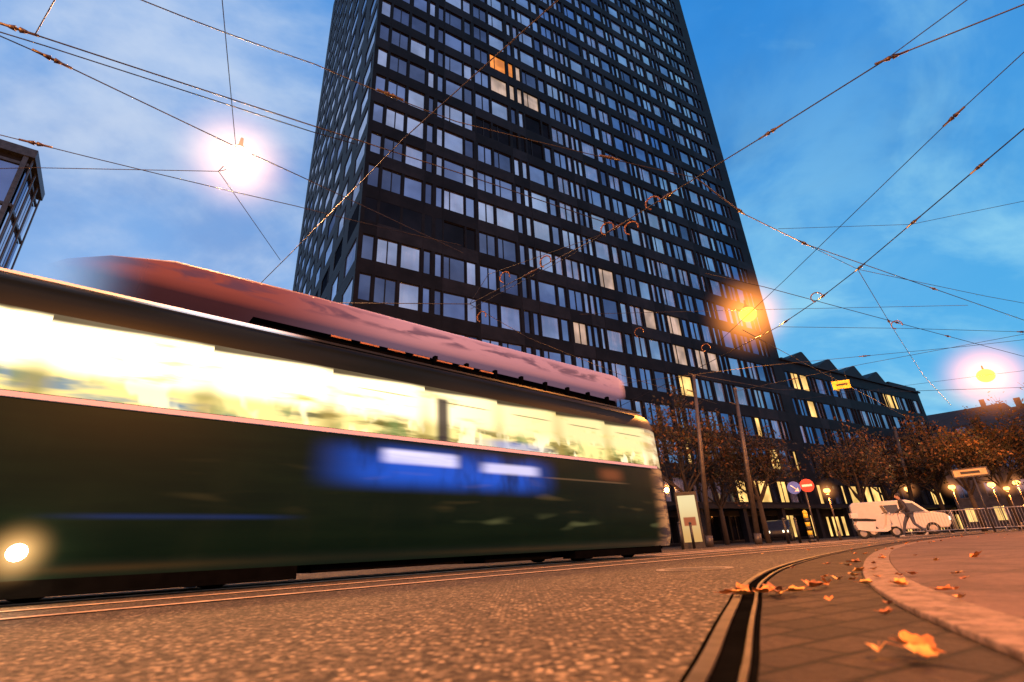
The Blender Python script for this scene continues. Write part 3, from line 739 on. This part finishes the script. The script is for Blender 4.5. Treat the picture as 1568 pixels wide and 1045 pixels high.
g=G('display_light');x,y,z=g.xyz(g.tc.outputs['Object']);e=g.n('ShaderNodeEmission')
g.put(e.inputs[0],g.mix(g.mul(g.box(z,.9,1.25,.03),g.box(x,-.25,.25,.03)),g.mix(g.ss(z,.3,2.1),(.75,.42,.14),(1,.80,.42)),(.45,.12,.05)));e.inputs[1].default_value=.95
b.obj('display',[DKST,g.end(e.outputs[0])],E)
for k,az in enumerate((16.5,17.6,18.6,26.2,27.2)):
    E=empty('bollard',pol(az,22+k));b=MB();b.tube((0,0,0),(0,0,.95),.06,.05,10);b.ball((0,0,.97),.06);b.obj('post',[DKST],E)
# ------------------------------------------------------------------ barriers
GALV=simple('galvanised_steel',(.40,.36,.32),.4,.4)
def barrier(az,d,rot,L=2.4):
    E=empty('crowd_barrier',pol(az,d),math.radians(rot));b=MB()
    z0,z1=.2,1.1
    for z in (z0,z1): b.tube((-L/2,0,z),(L/2,0,z),.022,.022,8)
    for x in (-L/2,L/2): b.tube((x,0,z0),(x,0,z1),.022,.022,8)
    for k in range(17):
        x=-L/2+L*(k+1)/18;b.tube((x,0,z0),(x,0,z1),.009,.009,5,0,False)
    for x in (-L*.35,L*.35): b.tube((x,-.3,.02),(x,.3,.02),.02,.02,6);b.tube((x,0,.02),(x,0,z0),.02,.02,6)
    b.obj('panel',[GALV],E)
for k in range(6):
    q=Vector((20.6+k*2.3,27.2-k*.55));barrier(math.degrees(math.atan2(q.x,q.y)),q.length,-12+R.uniform(-6,6))
# ------------------------------------------------------------------ van
WV=simple('van_white_paint',(.60,.56,.52),.35,var=.05);VG=simple('vehicle_glass',(.02,.022,.028),.1,spec=.8)
E=empty('delivery_van',pol(35.2,41),math.radians(-30));b=MB()
side=[(-2.35,.35),(2.25,.35),(2.42,.55),(2.42,1.0),(2.25,1.15),(1.55,1.28),(.95,1.92),(.6,2.05),(-2.2,2.08),(-2.38,1.95),(-2.42,.6)]
b.extr(side,-.9,.9,0);ob=b.obj('body',[WV],E,.06)
b=MB()
b.extr([(.25,1.30),(1.38,1.30),(.88,1.82),(.25,1.86)],-.915,.915,0)
b.quad((1.50,-.75,1.335),(1.50,.75,1.335),(1.0,.7,1.895),(1.0,-.7,1.895),0)
b.box(-.6,.1,-.912,-.905,1.3,1.8,0);b.box(2.425,2.44,-.8,.8,.45,.6,1)
for sy in (-.91,.84): b.box(2.40,2.45,sy if sy<0 else sy-.2,sy+.25 if sy<0 else sy,.75,.95,2)
b.obj('glazing_and_trim',[VG,RUBB,emat('van_headlamp',(1,.9,.7),3)],E)
b=MB()
for x in (-1.5,1.5):
    for y0 in (-.92,.72):
        b.tube((x,y0,.34),(x,y0+.2,.34),.34,.34,22,0);b.tube((x,y0-.005,.34),(x,y0+.205,.34),.19,.19,16,1)
b.obj('wheels',[RUBB,GALV],E)
def car(az,d,rot,paint):
    E=empty('parked_car',pol(az,d),math.radians(rot));b=MB()
    b.extr([(-2.05,.3),(2.0,.3),(2.1,.5),(2.05,.78),(1.2,.92),(.55,1.38),(-.2,1.46),(-1.1,1.42),(-1.75,1.02),(-2.1,.92),(-2.12,.5)],-.85,.85,0);b.obj('body',[paint],E,.07)
    b=MB();b.extr([(1.0,.95),(.5,1.32),(-.15,1.39),(-1.05,1.36),(-1.5,1.0)],-.862,.862,0)
    b.box(2.06,2.11,-.75,-.4,.58,.72,1);b.box(2.06,2.11,.4,.75,.58,.72,1);b.obj('glazing',[VG,emat('car_lamp',(1,.8,.5),4)],E)
    b=MB()
    for x in (-1.3,1.3):
        for y0 in (-.87,.69): b.tube((x,y0,.31),(x,y0+.18,.31),.31,.31,20,0);b.tube((x,y0-.004,.31),(x,y0+.184,.31),.17,.17,14,1)
    b.obj('wheels',[RUBB,GALV],E)
car(25.6,43,-120,simple('car_paint_dark',(.03,.03,.04),.3,.3))
# ------------------------------------------------------------------ motor scooter
E=empty('motor_scooter',pol(33.6,29),math.radians(-15));b=MB()
def torus(c,Rr,rr_,m,n=22,k=8):
    i=len(b.v)
    for a in range(n):
        A=2*math.pi*a/n
        for q in range(k):
            B=2*math.pi*q/k;rad=Rr+rr_*math.cos(B);b.v.append((c[0]+rad*math.cos(A),c[1]+rr_*math.sin(B),c[2]+rad*math.sin(A)))
    for a in range(n):
        for q in range(k):
            b.f.append((i+a*k+q,i+((a+1)%n)*k+q,i+((a+1)%n)*k+(q+1)%k,i+a*k+(q+1)%k));b.m.append(m);b.sm.append(True)
torus((-.65,0,.25),.19,.06,1);torus((.65,0,.25),.19,.06,1)
for x in (-.65,.65): b.tube((x,-.03,.25),(x,.03,.25),.14,.14,16,2)
b.extr([(-.9,.62),(-.85,.40),(-.35,.30),(.25,.26),(.42,.34),(.52,.75),(.58,.95),(.46,1.0),(.34,.55),(.22,.38),(-.15,.40),(-.1,.70),(-.8,.76)],-.16,.16,0)
b.extr([(-.85,.77),(-.05,.72),(-.02,.80),(-.4,.86),(-.88,.88)],-.14,.14,1)
b.extr([(.42,.46),(.55,.56),(.78,.52),(.9,.36),(.84,.36),(.7,.46)],-.07,.07,0)
b.tube((.65,0,.3),(.48,0,1.02),.03,.03,8,2);b.tube((.42,-.32,1.05),(.42,.32,1.05),.018,.018,8,1);b.ball((.56,0,.98),.09,.1,.09,2)
b.extr([(.5,1.05),(.38,1.38),(.36,1.38),(.46,1.05)],-.18,.18,2)
b.tube((-.1,.1,.3),(-.15,.25,.01),.015,.015,6,1);b.box(-.98,-.7,-.13,.13,.9,1.12,0)
b.obj('scooter',[WV,RUBB,GALV],E,.02)
# ------------------------------------------------------------------ person
def skin(name,V,Ed,rad,mat,parent,sub=1,root=0):
    me=bpy.data.meshes.new(name);me.from_pydata(V,Ed,[]);me.materials.append(mat)
    o=bpy.data.objects.new(name,me);COL.objects.link(o);o.parent=parent
    sk=o.modifiers.new('skin','SKIN');sk.use_smooth_shade=True
    for i,v in enumerate(me.skin_vertices[0].data):
        v.radius=(rad[i] if isinstance(rad[i],tuple) else (rad[i],rad[i]));v.use_root=(i==root)
    s=o.modifiers.new('sub','SUBSURF');s.levels=sub;s.render_levels=sub
    return o
SKN=simple('skin',(.45,.25,.17),.6);JKT=simple('jacket',(.035,.03,.035),.8);JNS=simple('trousers',(.05,.055,.08),.85);HAIR=simple('hair',(.03,.018,.012),.7);SHO=simple('shoes',(.3,.28,.26),.7)
def person(az,d,rot,sc=1.0,lean=.1):
    E=empty('pedestrian',pol(az,d),math.radians(rot));E.scale=(sc,sc,sc)
    L=lean
    V=[(0,0,.95),(-L*.3,0,1.12),(-L*.7,0,1.30),(-L,0,1.43),(-L*1.1,0,1.52),
       (-L,.19,1.40),(-L-.02,.25,1.13),(-L-.26,.22,.99),
       (-L,-.19,1.40),(-L+.06,-.25,1.14),(-L-.16,-.22,.98)]
    skin('torso_and_arms',V,[(0,1),(1,2),(2,3),(3,4),(3,5),(5,6),(6,7),(3,8),(8,9),(9,10)],[(.15,.12),(.14,.11),(.17,.12),(.13,.10),.06,.065,.05,.038,.065,.05,.038],JKT,E,2)
    V=[(0,0,.97),(-.02,.09,.90),(-.25,.10,.52),(-.38,.10,.12),(.03,-.09,.90),(.06,-.10,.50),(.38,-.10,.20)]
    skin('legs',V,[(0,1),(1,2),(2,3),(0,4),(4,5),(5,6)],[(.13,.12),.09,.062,.045,.09,.062,.045],JNS,E,2)
    skin('shoe_1',[(-.36,.10,.07),(-.47,.10,.05),(-.56,.10,.04)],[(0,1),(1,2)],[.045,.042,.03],SHO,E,2)
    skin('shoe_2',[(.41,-.10,.16),(.35,-.10,.08),(.28,-.10,.035)],[(0,1),(1,2)],[.045,.042,.03],SHO,E,2)
    hx=-L*1.3
    b=MB();b.ball((hx,0,1.635),.095,.078,.12,0,20,14);b.ball((hx-.098,0,1.62),.02,.014,.022,0,8,6);b.ball((hx,.08,1.63),.02,.01,.03,0,8,6);b.ball((hx,-.08,1.63),.02,.01,.03,0,8,6)
    b.ball((hx-.083,.03,1.645),.010,.013,.008,1,8,6);b.ball((hx-.083,-.03,1.645),.010,.013,.008,1,8,6);b.ball((hx-.085,0,1.575),.012,.025,.006,2,8,6)
    b.obj('head',[SKN,HAIR,simple('lips',(.35,.12,.1),.6)],E)
    b=MB();b.ball((hx+.018,0,1.67),.102,.088,.105,0,18,10);b.obj('hair',[HAIR],E)
    skin('neck',[(-L,0,1.45),(hx+.01,0,1.58)],[(0,1)],[.055,.05],SKN,E,1)
    for nm,w,dr in (('hand_1',Vector((-L-.28,.22,.98)),Vector((-.8,-.05,-.5)).normalized()),('hand_2',Vector((-L-.18,-.22,.97)),Vector((-.75,.05,-.55)).normalized())):
        side_=Vector((0,1,0));V=[tuple(w),tuple(w+dr*.05),tuple(w+dr*.085)];Ed=[(0,1),(1,2)];rd=[.022,(.034,.018),(.032,.015)]
        for k,(o_,ln) in enumerate(((-.028,.062),(-.010,.074),(.010,.070),(.028,.055))):
            a=w+dr*.095+side_*o_;c2=a+dr*ln*.5;c3=c2+(dr+Vector((.1,0,-.6))).normalized()*ln*.5
            i=len(V);V+=[tuple(a),tuple(c2),tuple(c3)];Ed+=[(2,i),(i,i+1),(i+1,i+2)];rd+=[.009,.008,.007]
        a=w+dr*.035+Vector((-.01,-.038,.0));i=len(V);V+=[tuple(a),tuple(a+dr*.035+Vector((0,-.018,0)))];Ed+=[(1,i),(i,i+1)];rd+=[.011,.009]
        skin(nm,V,Ed,rd,SKN,E,1)
person(36.1,28.5,-25,1.02,.16)
# ------------------------------------------------------------------ weak dusk sun
sl=bpy.data.lights.new('sun','SUN');sl.energy=.06;sl.angle=math.radians(12);sl.color=(1,.75,.6)
so=bpy.data.objects.new('sun',sl);so.rotation_euler=(math.radians(80),0,math.radians(20));COL.objects.link(so)
